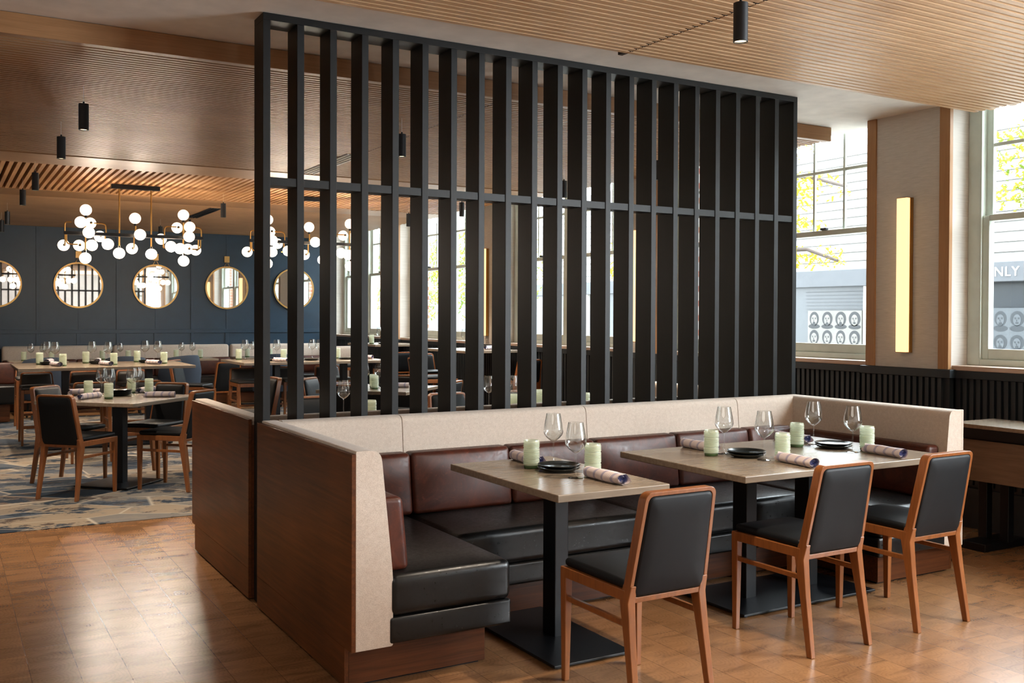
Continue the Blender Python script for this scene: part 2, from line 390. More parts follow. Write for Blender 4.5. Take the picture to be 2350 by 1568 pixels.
# wainscot
m = MB()
y = YN
while y < YB:
    pil = any(a+.03 < y < b-.03 for a, b in piers); x0 = XP-.012 if pil else XP+.055
    m.box(x0, x0+.10, y, y+.030, .30, 1.045); y += .052
for a, b in piers: m.box(XP+.01, 6.31, a, b, 0, 1.045)
m.box(XP+.075, 6.31, YN, YB, 0, 1.045)
wn = struct('trim_2', m, 'paint_dark')
m = MB()
for a, b in piers: m.box(XP-.035, 6.32, a-.035, b+.035, 1.045, 1.105)
for a, b in BAYS: m.box(XP+.03, 6.32, a+.03, b-.03, 1.045, 1.10)
struct('trim_3', m, 'paint_dark', bevel=.004, seg=1)
m = MB()
for a, b in piers: m.box(XP-.02, 6.3, a-.02, b+.02, 0, .28)
m.box(XP+.05, 6.3, YN, YB, 0, .28)
struct('baseboard_right', m, 'paint_dark')
# oak strips on both edges of every pilaster
k = 3
for a, b in piers[1:-1]:
    k += 1
    m = MB().box(XP-.012, XP+.025, a-.002, a+.084, 1.105, ZW).box(XP-.012, XP+.025, b-.084, b+.002, 1.105, ZW)
    struct('trim_%d' % k, m, 'trim_oak', bevel=.003, seg=1)
    m = MB().box(XP, XP+.03, a+.083, b-.083, 1.105, ZW)
    m.build('wallcovering_panel', 'wallcovering', wr)
# windows
def window(n, a, b):
    # frame with centre mullion, in each half: upper sash with bars, lower sash
    zb, zt, zm, mid = 1.135, 3.30, 2.18, (a+b)/2
    f = MB().box(XG-.06, XG+.10, a, a+.10, zb, zt).box(XG-.06, XG+.10, b-.10, b, zb, zt).box(XG-.06, XG+.10, mid-.09, mid+.09, zb, zt).box(XG-.06, XG+.10, a+.10, mid-.09, zb, zb+.045).box(XG-.06, XG+.10, mid+.09, b-.10, zb, zb+.045)
    for q in (a+.10, b-.10): f.box(XG-.07, XG-.061, min(q, q+(.012 if q < mid else -.012)), max(q, q+(.012 if q < mid else -.012)), zb+.05, zt)
    fr = struct('window_%d' % n, f, 'frame_paint', bevel=.004, seg=1)
    for h0, h1 in ((a+.10, mid-.09), (mid+.09, b-.10)):
        lo = MB().box(XG-.035, XG, h0, h0+.05, zb+.045, zm+.02).box(XG-.035, XG, h1-.05, h1, zb+.045, zm+.02).box(XG-.035, XG, h0+.05, h1-.05, zb+.045, zb+.12).box(XG-.034, XG-.001, h0+.05, h1-.05, zm-.02, zm+.025)
        lo = lo.build('lower_sash', 'frame_paint', fr, bevel=.003, seg=1)
        up = MB().box(XG+.005, XG+.04, h0, h0+.05, zm-.02, zt).box(XG+.005, XG+.04, h1-.05, h1, zm-.02, zt).box(XG+.006, XG+.039, h0+.05, h1-.05, zm-.02, zm+.025).box(XG+.005, XG+.04, h0+.05, h1-.05, zt-.08, zt)
        for t in (1, 2): yy = h0+.05+(h1-h0-.10)*t/3; up.box(XG+.012, XG+.034, yy-.011, yy+.011, zm+.025, zt-.08)
        up.box(XG+.014, XG+.032, h0+.05, h1-.05, 2.69, 2.715)
        up = up.build('upper_sash', 'frame_paint', fr, bevel=.002, seg=1)
        MB().box(XG-.02, XG-.016, h0+.05, h1-.05, zb+.12, zm-.02).build('pane', 'pane_glass', lo)
        MB().box(XG+.02, XG+.024, h0+.05, h1-.05, zm+.025, zt-.08).build('pane', 'pane_glass', up)
        MB().box(XG-.055, XG-.02, (h0+h1)/2-.03, (h0+h1)/2+.03, zm+.025, zm+.045).build('sash_lock', 'black_metal', lo, bevel=.004)
    MB().box(XP+.03, XG-.03, a-.03, b+.03, 1.10, 1.135).build('window_stool', 'stool_wood', fr, bevel=.006)
for i, (a, b) in enumerate(BAYS[::-1]): window(i+1, a, b)

# slatted oak ceilings, all their undersides in one plane
def slats(name, x0, x1, y0, y1, along, pitch, w, d, mat, gaps=(), parent=None):
    m = MB(); lo, hi = (y0, y1) if along == 'x' else (x0, x1); n = int((hi-lo)/pitch)
    for i in range(n):
        t = lo+i*pitch
        if along == 'x':
            e = x1+(0 if i % 3 else .03)
            xs = [x0]+[q for g in gaps for q in (g-.004, g+.004)]+[e]
            for a, b in zip(xs[::2], xs[1::2]): m.box(a, b, t, t+w, ZS, ZS+d)
        else: m.box(t, t+w, y0, y1, ZS, ZS+d)
    return struct(name, m, mat)
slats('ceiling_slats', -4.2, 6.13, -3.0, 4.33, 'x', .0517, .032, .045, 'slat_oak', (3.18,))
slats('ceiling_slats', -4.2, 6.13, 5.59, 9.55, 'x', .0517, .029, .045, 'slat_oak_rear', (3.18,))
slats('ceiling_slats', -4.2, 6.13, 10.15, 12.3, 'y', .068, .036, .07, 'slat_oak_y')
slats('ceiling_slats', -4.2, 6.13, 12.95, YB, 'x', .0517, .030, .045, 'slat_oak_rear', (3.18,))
struct('ceiling_backing', MB().box(-4.2, 6.10, -3.0, 4.31, ZS+.045, ZW-.005), 'groove')
struct('ceiling_backing', MB().box(-4.2, 6.10, 5.56, 9.6, ZS+.045, ZW-.005).box(-4.2, 6.1, 12.9, YB, ZS+.045, ZW-.005), 'batten')
struct('ceiling_backing', MB().box(-4.2, 6.10, 9.6, 12.9, ZS+.07, ZW-.005), 'batten')
m = MB()
for y0, y1 in ((-3, 4.33), (5.59, 9.55), (12.95, YB)): m.box(3.166, 3.194, y0, y1, ZS+.003, ZS+.05)
struct('ceiling_battens', m, 'batten')
struct('trim_20', MB().box(-4.2, 6.162, 5.55, 5.588, ZS-.002, ZW-.002), 'band_oak', bevel=.003, seg=1)
struct('trim_21', MB().box(-4.2, 6.13, 9.55, 10.15, ZS-.004, ZW-.01), 'band_oak')
struct('trim_22', MB().box(-4.2, 6.13, 12.3, 12.95, ZS-.004, ZW-.01), 'band_oak')

# slot air diffusers set in the rear slat ceiling
def diffuser(x, y0, y1, label):
    t = thing('air_diffuser', label, 'air vent', (x, (y0+y1)/2, ZS-.006), 0); h = (y1-y0)/2
    MB().box(-.075, .075, -h, h, .004, .03).build('backing', 'black_metal', t)
    for i in range(4): MB().box(-.072+.042*i, -.054+.042*i, -h, h, -.004, .006).build('blade', 'paint_white' if y0 < 10 else 'canister', t)
diffuser(3.14, 8.15, 9.45, 'white linear slot air vent in the middle slatted ceiling panel')
diffuser(3.14, 13.2, 14.6, 'dark linear slot air vent above the far chandelier corner')

# ------------------------------------------------------------------ tall slatted screen
sc = thing('slatted_screen', 'tall black wooden slatted room divider behind the front booth', 'room divider', (0, 0, 0))
PX = [1.40+.17476*i for i in range(22)]
for i, x in enumerate(PX): MB().box(x, x+.037, 4.90, 5.06, 0, 2.951).build('post', 'ebony', sc, bevel=.0015, seg=1)
MB().box(1.40, PX[-1]+.037, 4.90, 5.06, 2.951, 2.987).build('top_rail', 'ebony', sc, bevel=.0015, seg=1)
for a, b in zip(PX[:-1], PX[1:]): MB().box(a+.037, b, 4.906, 5.01, 2.126, 2.168).build('cross_rail', 'ebony', sc, bevel=.001, seg=1)

# ------------------------------------------------------------------ booths either side of the screen
def booth(label, mirror):
    t = thing('banquette', label, 'booth seat', (0, 0, 0))
    f = lambda y: 9.96-y if mirror else y
    def bx(x0, x1, y0, y1, z0, z1): y0, y1 = sorted((f(y0), f(y1))); return (x0, x1, y0, y1, z0, z1)
    X0, X1, YE, YBk = 1.371, 5.09, 3.59, 4.90
    # timber carcass: side panels, back panel, plinth
    for x, q in ((X0, 0), (X1-.018, .03)):
        MB().box(*bx(x, x+.018, YE+q, YBk, .165, .935)).box(*bx(x, x+.018, YE+.077, YBk, .012, .165)).build('side_panel', 'walnut', t, bevel=.0015, seg=1)
    MB().box(*bx(X0+.018, X1-.018, YBk-.018, YBk, .012, .905)).build('back_panel', 'walnut_x', t)
    MB().box(*bx(X0+.018, 2.0, 3.667, 4.75, .012, .172)).box(*bx(2.0, 4.46, 4.18, 4.75, .012, .172)).box(*bx(4.46, X1-.018, 3.667, 4.75, .012, .172)).build('plinth', 'walnut_x', t, bevel=.002, seg=1)
    MB().box(*bx(X0+.03, 1.98, 3.69, 4.75, 0, .012)).box(*bx(4.48, X1-.03, 3.69, 4.75, 0, .012)).box(*bx(1.98, 4.48, 4.21, 4.8, 0, .012)).build('toe_kick', 'black_metal', t)
    # upholstered arms: profile in x-z, tapering to the top
    def arm(s):
        xo = X0+.019 if s > 0 else X1-.019
        pr = rpoly([(xo, .165), (xo+s*.157, .165), (xo+s*.157, .44), (xo+s*.105, .945), (xo, .945)], [.002, .01, .05, .045, .006], 6)
        return MB().prism(pr, 'y', *sorted((f(YE+.004), f(YBk-.02)))).build('arm_upholstery', 'beige_fabric', t, bevel=.008, seg=3, smooth=True)
    arm(1); arm(-1)
    MB().box(*bx(X1-.019, X1, YE+.004, YE+.029, .165, .945)).build('arm_upholstery', 'beige_fabric', t, bevel=.004)
    # upholstered back, four segments, the same profile
    ex = [X0+.10, 2.108, 3.28, 4.466, X1-.10]
    for a, b in zip(ex[:-1], ex[1:]):
        pr = rpoly([(YBk-.019, .40), (YBk-.165, .40), (YBk-.112, .945), (YBk-.019, .945)], [.005, .02, .05, .012], 6)
        pr = [(f(y), z) for y, z in pr]
        MB().prism(pr, 'x', a+.001, b-.001).build('back_upholstery', 'beige_fabric', t, bevel=.014, seg=3, smooth=True)
    # black leather seat: thick top cushions over a thinner valance
    cz = [(1.532, 2.085, 3.585, 4.74), (2.087, 3.20, 4.09, 4.74), (3.203, 4.37, 4.09, 4.74), (4.373, 4.928, 3.585, 4.74)]
    for x0, x1, y0, y1 in cz:
        MB().rbox(*bx(x0, x1, y0, y1, .278, .446), .032, .012, paxes='z').build('seat_cushion', 'black_leather', t, smooth=True, ang=80)
    for x0, x1, y0, y1 in cz:
        MB().rbox(*bx(x0, x1, y0+.004, y1, .173, .279), .012, .003, paxes='xy').build('seat_valance', 'black_leather', t, smooth=True, ang=80)
    # brown leather lumbar cushions
    cu = [1.66, 2.098, 2.686, 3.252, 3.85, 4.434, 4.82]
    for a, b in zip(cu[:-1], cu[1:]):
        m = MB().rbox(a+.002, b-.002, 4.615, 4.725, .452, .765, .024, .014, n=5, m=7, paxes='y')
        m.v = [(x, y+(z-.45)*.13-.012, z) for x, y, z in m.v]
        m.v = [(x, f(y), z) for x, y, z in m.v]
        if mirror: m.f = [q[::-1] for q in m.f]
        m.build('lumbar_cushion', 'brown_leather', t, smooth=True, ang=80)
    for s, ys in ((1, (3.64, 4.61)), (-1, (3.64, 4.10, 4.61))):
        for a, b in zip(ys[:-1], ys[1:]):
            x0 = 1.545 if s > 0 else 4.915
            m = MB().rbox(-.05, .05, a+.002, b-.002, .446, .745, .024, .010, n=5, m=7, paxes='x')
            m.v = [(x0+s*(.045+x-(z-.45)*.10), f(y), z) for x, y, z in m.v]
            if mirror != (s < 0): m.f = [q[::-1] for q in m.f]
            m.build('lumbar_cushion', 'brown_leather', t, smooth=True, ang=80)
    return t
booth('front U-shaped booth seat with black leather seat, brown lumbar cushions and beige back', False)
booth('rear booth seat behind the slatted screen, back to back with the front one', True)

# ------------------------------------------------------------------ chairs
def chair(name, label, zs=.462, zt=.835, rest=False, pad='chair_pad'):
    t = thing(name, label, 'stool' if rest else 'chair')
    zj = zs-.045; lean = .085 if not rest else .06
    yb = lambda z: -.168-lean*(z-zj)/(zt-zj)
    # front legs, rear legs
    for s in (-1, 1):
        MB().sect([(s*.181, .232, 0, .024, .026), (s*.178, .232, zj, .034, .040), (s*.178, .232, zs, .034, .040)]).build('leg', 'chair_wood', t, bevel=.004)
        MB().sect([(s*.181, -.232, 0, .025, .030), (s*.174, -.190, zj*.62, .031, .038), (s*.169, -.165, zj+.0, .036, .052), (s*.168, yb(zs+.02), zs+.02, .030, .05)]).build('leg', 'chair_wood', t, bevel=.004)
    # seat frame
    MB().box(-.16, .16, .218, .250, zj, zs).build('seat_frame', 'chair_wood', t, bevel=.004).data
    for s in (-1, 1):
        MB().prism([(s*.195, .23), (s*.162, .23), (s*.152, -.17), (s*.186, -.17)], 'z', zj+.002, zs).build('side_rail', 'chair_wood', t, bevel=.004)
    for s in (-1, 1):
        z = .335 if not rest else .40
        MB().prism([(s*.186, .235), (s*.168, .235), (s*.166, -.19), (s*.184, -.19)], 'z', z-.011, z+.011).build('stretcher', 'chair_wood', t, bevel=.003)
    if rest:
        MB().box(-.17, .17, .222, .246, .19, .225).build('foot_rest', 'chair_wood', t, bevel=.003)
        MB().box(-.165, .165, -.215, -.195, .30, .325).build('stretcher', 'chair_wood', t, bevel=.003)
    # seat pad
    MB().rbox(-.183, .183, -.165, .243, zs, zs+.034, .016, .008, paxes='z').build('seat', pad, t, smooth=True, ang=80)
    # back frame: rounded trapezoid ring, leaning
    z0 = zj-.004; wb, wt = .187, .166
    outer = rpoly([(-wb, z0), (wb, z0), (wt, zt), (-wt, zt)], [.012, .012, .034, .034], 6)
    q = .016; inner = rpoly([(-wb+q+.002, z0+.022), (wb-q-.002, z0+.022), (wt-q, zt-q), (-wt+q, zt-q)], [.03, .03, .026, .026], 6)
    m = MB(); n = len(outer); vs = []
    for P, dy in ((outer, -.021), (outer, .021), (inner, .021), (inner, -.021)): vs += [(x, yb(z)+dy, z) for x, z in P]
    fs = []
    for g in range(4):
        for j in range(n): k = (j+1) % n; h = (g+1) % 4; fs.append((g*n+j, g*n+k, h*n+k, h*n+j))
    m.add(vs, fs).build('back_frame', 'chair_wood', t, bevel=.003)
    # upholstered back, slightly domed on both faces
    m = MB(); cx, cz = 0, (z0+zt)/2+.01
    def scaled(P, k): return [(x*k, cz+(z-cz)*k) for x, z in P]
    R = [(.10, -.030), (.6, -.0285), (.93, -.0265), (.985, -.022), (1, -.016), (1, .016), (.985, .030), (.90, .040), (.6, .044), (.10, .046)]
    m.rings([[(x, yb(z)+dy, z) for x, z in scaled(inner, k)] for k, dy in R]).build('backrest', pad, t, smooth=True, ang=60)
    # glides
    return t
c0 = chair('dining_chair', 'dining chair at the single small booth table, nearest the left edge of the row')
c0.location = (2.367, 3.095, 0); c0['group'] = 'oak and black pad dining chairs'
G1 = 'oak and black pad dining chairs'
dup(c0, 'middle dining chair of the front row, at the left end of the wide booth table', (3.43, 3.25, 0), 0)
dup(c0, 'rightmost dining chair of the front row, at the right end of the wide booth table', (4.128, 3.25, 0), 0)

# ------------------------------------------------------------------ tables
def table(name, label, x, y, z, w, d, cols, base, rz=0, cat='table', th=.032):
    t = thing(name, label, cat, (x, y, 0), rz)
    MB().box(-w/2, w/2, -d/2, d/2, z-th, z).build('table_top', 'table_wood', t, bevel=.004)
    for cx, cy in cols: MB().box(cx-.036, cx+.036, cy-.052, cy+.052, .012, z-th).build('column', 'black_metal', t, bevel=.004)
    for bx0, bx1, by0, by1 in base:
        b = MB().box(bx0, bx1, by0, by1, .008, .020).build('base_plate', 'black_metal', t, bevel=.003)
    m = MB()
    for bx0, bx1, by0, by1 in base:
        for q in (bx0+.03, bx1-.03):
            for r in (by0+.03, by1-.03): m.lathe([(.015, 0), (.015, .009)], 10, (q, r, 0))
    m.build('glide', 'black_metal', t)
    return t
table('booth_table', 'small single-pedestal table in the left half of the front booth', 2.44, 3.82, .75, .575, .97, [(0, -.02)], [(-.24, .16, -.39, .37)])
table('booth_table', 'wide two-pedestal table in the right half of the front booth', 3.865, 3.79, .75, 1.44, .95, [(-.235, .04), (.235, .06)], [(-.48, .46, -.22, .28)])
table('dining_table', 'square carpet table turned diagonally, between four chairs, left of the booths', 1.345, 9.07, .75, .95, .95, [(0, 0)], [(-.26, .26, -.26, .26)], PI/4)
table('dining_table', 'square carpet table turned diagonally, seen through the screen', 3.79, 9.17, .75, .93, .93, [(0, 0)], [(-.26, .26, -.26, .26)], PI/4)
table('booth_table', 'rear booth table glimpsed behind the left screen posts', 2.5, 6.55, .75, .6, .95, [(0, 0)], [(-.2, .2, -.37, .37)])
table('booth_table', 'rear booth table glimpsed behind the middle screen posts', 4.0, 6.5, .75, 1.4, .95, [(-.235, 0), (.235, 0)], [(-.46, .46, -.24, .24)])
table('counter_table', 'long counter-height table left of the screen, set for six', 1.58, 11.93, .91, 1.78, 1.28, [(-.38, 0), (.5, 0)], [(-.6, .72, -.25, .19)])
table('counter_table', 'long counter-height table partly hidden behind the screen posts', 4.0, 12.08, .91, 1.86, 1.1, [(-.38, 0), (.5, 0)], [(-.6, .72, -.25, .19)])

# four chairs round each diagonal table
def ring(cx, cy, words, skip=()):
    for k, (dx, dy, a) in enumerate(((-.385, -.39, -PI/4), (-.365, .38, -3*PI/4), (.395, -.39, PI/4), (.365, .36, 3*PI/4))):
        if k in skip: continue
        dup(c0, words[k], (cx+dx, cy+dy, 0), a)
ring(1.345, 9.07, ['dining chair showing its black back, at the near left of the open diagonal carpet table',
    'dining chair facing right, pale-lit back pad, far left of the open diagonal table',
    'dining chair beside the rear booth end panel, near right of the open diagonal table',
    'dining chair tucked in at the far right of the open diagonal carpet table'])
ring(3.79, 9.17, ['dining chair at the near left side of the carpet table seen through the screen',
    'dining chair facing right, far left side of the carpet table seen through the screen',
    'dining chair at the near right side of the carpet table seen through the screen',
    'dining chair at the far right side of the carpet table seen through the screen'])
dup(c0, 'dining chair facing left behind the first gap of the screen', (2.72, 9.95, 0), PI/2)
dup(c0, 'dining chair at the rear booth, its rim showing in the second screen gap', (2.52, 7.30, 0), PI)
dup(c0, 'dining chair at the rear booth with blue-lit pad, seventh gap of the screen', (3.65, 7.12, 0), PI)
dup(c0, 'dining chair at the rear booth, rightmost one glimpsed through the screen', (4.28, 7.1, 0), PI)
# counter stools
s0 = chair('counter_stool', 'low-backed counter stool facing the viewer, left one beyond the six-place table', .625, .80, True, 'pad_taupe')
s0.location = (.97, 12.45, 0); s0.rotation_euler = (0, 0, PI); s0['group'] = 'counter stools'
dup(s0, 'low-backed counter stool facing the viewer, middle one beyond the six-place table', (1.50, 12.5, 0), PI)
dup(s0, 'low-backed counter stool facing the viewer, right one beyond the six-place table', (2.02, 12.55, 0), PI)
dup(s0, 'counter stool with dark back to the viewer, left one before the six-place table', (1.30, 10.75, 0), 0)
dup(s0, 'counter stool with dark back to the viewer, right one before the six-place table', (1.80, 10.78, 0), 0)
dup(s0, 'counter stool facing the viewer with light seat, just left of the first screen post', (3.35, 12.4, 0), PI)
dup(s0, 'counter stool facing the viewer, behind the first gap of the screen', (3.95, 12.45, 0), PI)
dup(s0, 'counter stool facing the viewer, behind the second gap of the screen', (4.5, 12.5, 0), PI)
dup(c0, 'dining chair with pale blue-lit pad, left of the black-backed one, left of the screen', (3.08, 14.35, 0), -2.2)
dup(c0, 'dining chair with plain black back to the viewer, just left of the first screen post', (3.36, 13.75, 0), .12)
dup(s0, 'counter stool standing beyond the left end of the six-place table', (1.03, 14.25, 0), PI)

# ------------------------------------------------------------------ far wall: mirrors
def mirror(x, label):
    t = thing('round_mirror', label, 'mirror', (x, YB-.03, 1.953), 0, 'round mirrors on the navy wall'); R = .372
    m = MB(); pr = [(R-.026, -.012), (R-.026, .012), (R, .012), (R, -.012)]
    m.rings([[((r)*math.cos(2*PI*j/64), y, r*math.sin(2*PI*j/64)) for r, y in pr] for j in range(64)], cap=False)
    n = 4; m.f += [(63*n+j, 63*n+(j+1) % n, (j+1) % n, j) for j in range(n)]
    m.build('mirror_frame', 'brass_satin', t, smooth=True, ang=30)
    MB().rings([[((R-.024)*math.cos(2*PI*j/64), y, (R-.024)*math.sin(2*PI*j/64)) for j in range(64)] for y in (-.002, .008)]).build('mirror_glass', 'mirror_glass', t)
    MB().box(-.045, .045, .0, .022, .44, .55).build('hanger_plate', 'brass_satin', t, bevel=.003)
    MB().tube([(-.045, 0, R-.006), (0, 0, .455), (.045, 0, R-.006)], .005, 6).build('strap', 'brass_satin', t)
    return t
for x, w in zip(MX[1:], ('leftmost round mirror, cut by the picture edge', 'round mirror under the left globe cluster of the chandelier', 'round mirror between the two brass chandelier rods and the right cluster',
        'round mirror just left of the screen, unobstructed', 'round mirror seen through the first two gaps of the screen')): mirror(x, w)

# wall sconces on the pilasters
def sconce(y, label):
    t = thing('wall_sconce', label, 'wall lamp', (XP, y, 1.22), 0, 'tall brass linear sconces')
    MB().box(-.075, 0, -.045, .045, -.004, 0).box(-.075, 0, -.045, .045, 1.134, 1.138).box(-.012, 0, -.045, .045, 0, 1.134).box(-.042, -.012, -.049, -.045, 0, 1.134).build('housing', 'brass', t, bevel=.001, seg=1)
    MB().box(-.075, -.012, -.045, .045, 0, 1.134).build('diffuser', 'sconce_glow', t, bevel=.004)
    m = MB()
    for z in (.03, .57, 1.11): m.tube([(-.027, -.049, z), (-.027, -.053, z)], .005, 8)
    m.build('screw', 'brass', t)
for y, w in ((4.85, 'tall lit linear sconce on the open pilaster between the right-hand windows'), (8.10, 'lit linear sconce showing as a thin strip at the right gaps of the screen'),
             (11.34, 'lit linear sconce on the far pilaster, seen in the middle gaps of the screen')): sconce(y, w)

# ------------------------------------------------------------------ cylinder pendants
def pendant(x, y, label, first=None):
    if first: return dup(first, label, (x, y, 2.61))
    t = thing('cylinder_pendant', label, 'pendant lamp', (x, y, 2.61), 0, 'small black cylinder pendants')
    m = MB(); m.lathe([(.026, .006), (.026, .0), (.030, .0), (.030, .16), (.004, .162)], 24, caps=False); m.build('canister', 'canister', t, smooth=True, ang=40)
    MB().lathe([(.026, .006), (.0005, .007)], 20, caps=False).build('lens', 'lens_glow', t)
    MB().lathe([(.006, .162), (.006, .176)], 10).build('cord_grip', 'black_metal', t)
    MB().tube([(0, 0, .176), (0, 0, .31)], .0012, 5).build('cord', 'paint_white', t)
    light('pendant_light', 'SPOT', (0, 0, -.01), 120, WARM, parent=t, spot_size=math.radians(95), spot_blend=.9, shadow_soft_size=.03)
    return t
PL = [(.77, 6.60, 'black cylinder pendant, larger one at the upper left of the rear ceiling'), (.77, 7.9, 'black cylinder pendant second from the camera in the left row'),
      (.76, 10.02, 'black cylinder pendant third in the left row, above the carpet'), (.75, 11.45, 'black cylinder pendant fourth in the left row'),
      (.74, 13.97, 'black cylinder pendant fifth in the left row, near the picture edge'), (.74, 15.3, 'farthest black cylinder pendant at the very left picture edge'),
      (2.86, 6.51, 'black cylinder pendant seen against the rear slats through the screen'), (2.85, 11.6, 'black cylinder pendant between chandelier and screen'),
      (2.80, 15.1, 'tiny black cylinder pendant behind the chandelier bar'), (5.17, 6.48, 'black cylinder pendant hidden but for a sliver, right part of the screen'),
      (5.17, 7.93, 'black cylinder pendant just above the cross rails in the middle of the screen'), (5.15, 10.03, 'black cylinder pendant below the cross rails, in front of a window'),
      (5.15, 11.5, 'black cylinder pendant below the cross rails, left of the far pilaster'), (2.869, 3.07, 'large near black cylinder pendant under the front slatted ceiling')]
p0 = pendant(*PL[0])
for a in PL[1:]: pendant(*a, first=p0)

# ------------------------------------------------------------------ globe chandeliers
GL = [(1.345, 11.35, 2.586), (1.281, 11.23, 2.444), (1.4, 11.45, 2.456), (1.356, 11.21, 2.338), (1.142, 11.49, 2.212), (1.29, 11.45, 2.213), (1.408, 11.4, 2.217), (1.546, 11.23, 2.224), (1.501, 11.49, 2.322), (1.338, 11.35, 2.074), (1.677, 11.35, 2.138), (1.84, 11.35, 2.523), (1.868, 11.21, 2.338), (1.829, 11.49, 2.202), (2.009, 11.35, 2.14), (2.136, 11.49, 2.32), (2.349, 11.35, 2.587), (2.301, 11.45, 2.451), (2.413, 11.33, 2.455), (2.381, 11.21, 2.337), (2.187, 11.21, 2.222), (2.294, 11.25, 2.206), (2.417, 11.45, 2.216), (2.512, 11.49, 2.21), (2.352, 11.35, 2.075)]
ch = thing('globe_chandelier', 'brass and black chandelier with clusters of glowing globes left of the screen', 'chandelier', (1.845, 11.35, 2.335), 0, 'globe chandeliers over the counter tables')
cx, cy, cz = ch.location; HB = .717
MB().box(-HB, HB, -.022, .022, -.018, .018).build('bar', 'black_metal', ch, bevel=.003)
MB().box(-.25, .25, -.04, .04, ZS-cz-.045, ZS-cz-.002).build('canopy', 'black_metal', ch, bevel=.003)
gr = .060
for rx in (-.166, .162): MB().tube([(rx, 0, ZS-cz-.045), (rx, 0, 2.139-cz+gr+.02)], .008, 10).build('rod', 'brass', ch, smooth=True)
for cxx in (-.505, .503):
    MB().tube([(cxx, 0, 2.586-cz-gr), (cxx, 0, 2.075-cz+gr)], .008, 10).build('rod', 'brass', ch, smooth=True)
MB().tube([(0, -.0, 2.52-cz-gr), (0, 0, 0)], .008, 10).build('rod', 'brass', ch, smooth=True)
# bent tubes: up or down from the bar, then across to a globe
def bent(x0, y0, gx, gy, gz): return [(x0, y0*.0, 0), (x0, 0, gz), (gx, gy*.6, gz)]
for x0, dz, x1 in ((-.705, .115, -.64), (-.30, .115, -.42), (-.69, -.118, -.58), (-.31, -.118, -.34), (.30, .116, .43), (.70, .12, .60), (.29, -.12, .31), (.69, -.125, .60)):
    MB().tube([(x0, 0, 0), (x0, 0, dz), (x1, 0, dz)], .007, 8, rad=.045).build('arm', 'brass', ch, smooth=True)
for i, (gx, gy, gz) in enumerate(GL):
    x, y, z = gx-cx, gy-cy, gz-cz
    if abs(y) > .05:
        m = MB().tube([(x, 0, 0 if abs(z) < .08 else z*.9), (x, y*.25, z), (x, y*.9, z)] if abs(z) >= .08 else [(x, 0, 0), (x, y*.5, z)], .006, 8, rad=.02); m.build('stem', 'brass', ch, smooth=True)
        if abs(z) >= .08 and i in (4, 13, 23, 8, 15): MB().tube([(x, 0, 0), (x, 0, z)], .007, 8).build('stem', 'brass', ch, smooth=True)
    d = Vector((0, -math.copysign(1, y), 0)) if abs(y) > .05 else Vector((0, 0, -1 if z > .15 else 1))
    if i == 11: d = Vector((0, 0, -1))
    g = MB().sphere((x, y, z), gr, 28, 18).build('globe', 'globe_glow', ch, smooth=True, ang=80)
    p = Vector((x, y, z)); MB().tube([p+d*(gr-.004), p+d*(gr+.022)], .013, 12).build('socket', 'black_metal', g, smooth=True, ang=40)
for lx in (-.36, .08, .40): light('chandelier_light', 'POINT', (lx, .02, -.20), 26, WARM, parent=ch, shadow_soft_size=.04)
dup(ch, 'brass and black globe chandelier partly hidden behind the first screen posts', (3.80, 11.35, 2.335))

# ------------------------------------------------------------------ banquettes along the far wall
def far_banquette(x0, x1, label):
    t = thing('wall_banquette', label, 'booth seat', ((x0+x1)/2, 16.95, 0), 0, 'banquettes along the far navy wall'); h = (x1-x0)/2
    MB().box(-h, h, -.25, .41, .012, .2).build('plinth', 'walnut_x', t)
    MB().rbox(-h+.002, h-.002, -.32, .2, .18, .46, .03, .008, paxes='z').build('seat_cushion', 'black_leather', t, smooth=True, ang=80)
    n = max(1, round(2*h/.62))
    for i in range(n): MB().rbox(-h+2*h*i/n+.002, -h+2*h*(i+1)/n-.002, .15, .26, .462, .76, .024, .014, paxes='y').build('lumbar_cushion', 'brown_leather', t, smooth=True, ang=80)
    MB().rbox(-h+.001, h-.001, .26, .42, .44, .975, .045, .004, paxes='y').build('back_upholstery', 'beige_fabric', t, smooth=True, ang=80)
    return t
for x0, x1, w in ((-1.3, .78, 'far wall banquette at the left picture edge, beige back and brown cushions'), (.83, 2.42, 'far wall banquette behind the left half of the counter table'),
    (2.45, 4.33, 'far wall banquette behind the navy armchair'), (4.36, 6.1, 'far wall banquette reaching behind the screen')): far_banquette(x0, x1, w)
t = thing('wall_banquette', 'banquette end with brown cushion and black seat at the left picture edge', 'booth seat', (.2, 15.2, 0))
MB().box(-.7, .62, -.2, .3, .012, .25).build('plinth', 'walnut_x', t)
MB().rbox(-.8, .72, -.28, .3, .25, .50, .03, .01, paxes='z').build('seat_cushion', 'black_leather', t, smooth=True, ang=80)
MB().rbox(-.8, .70, .1, .24, .50, .80, .03, .015, paxes='y').build('lumbar_cushion', 'brown_leather', t, smooth=True, ang=80)

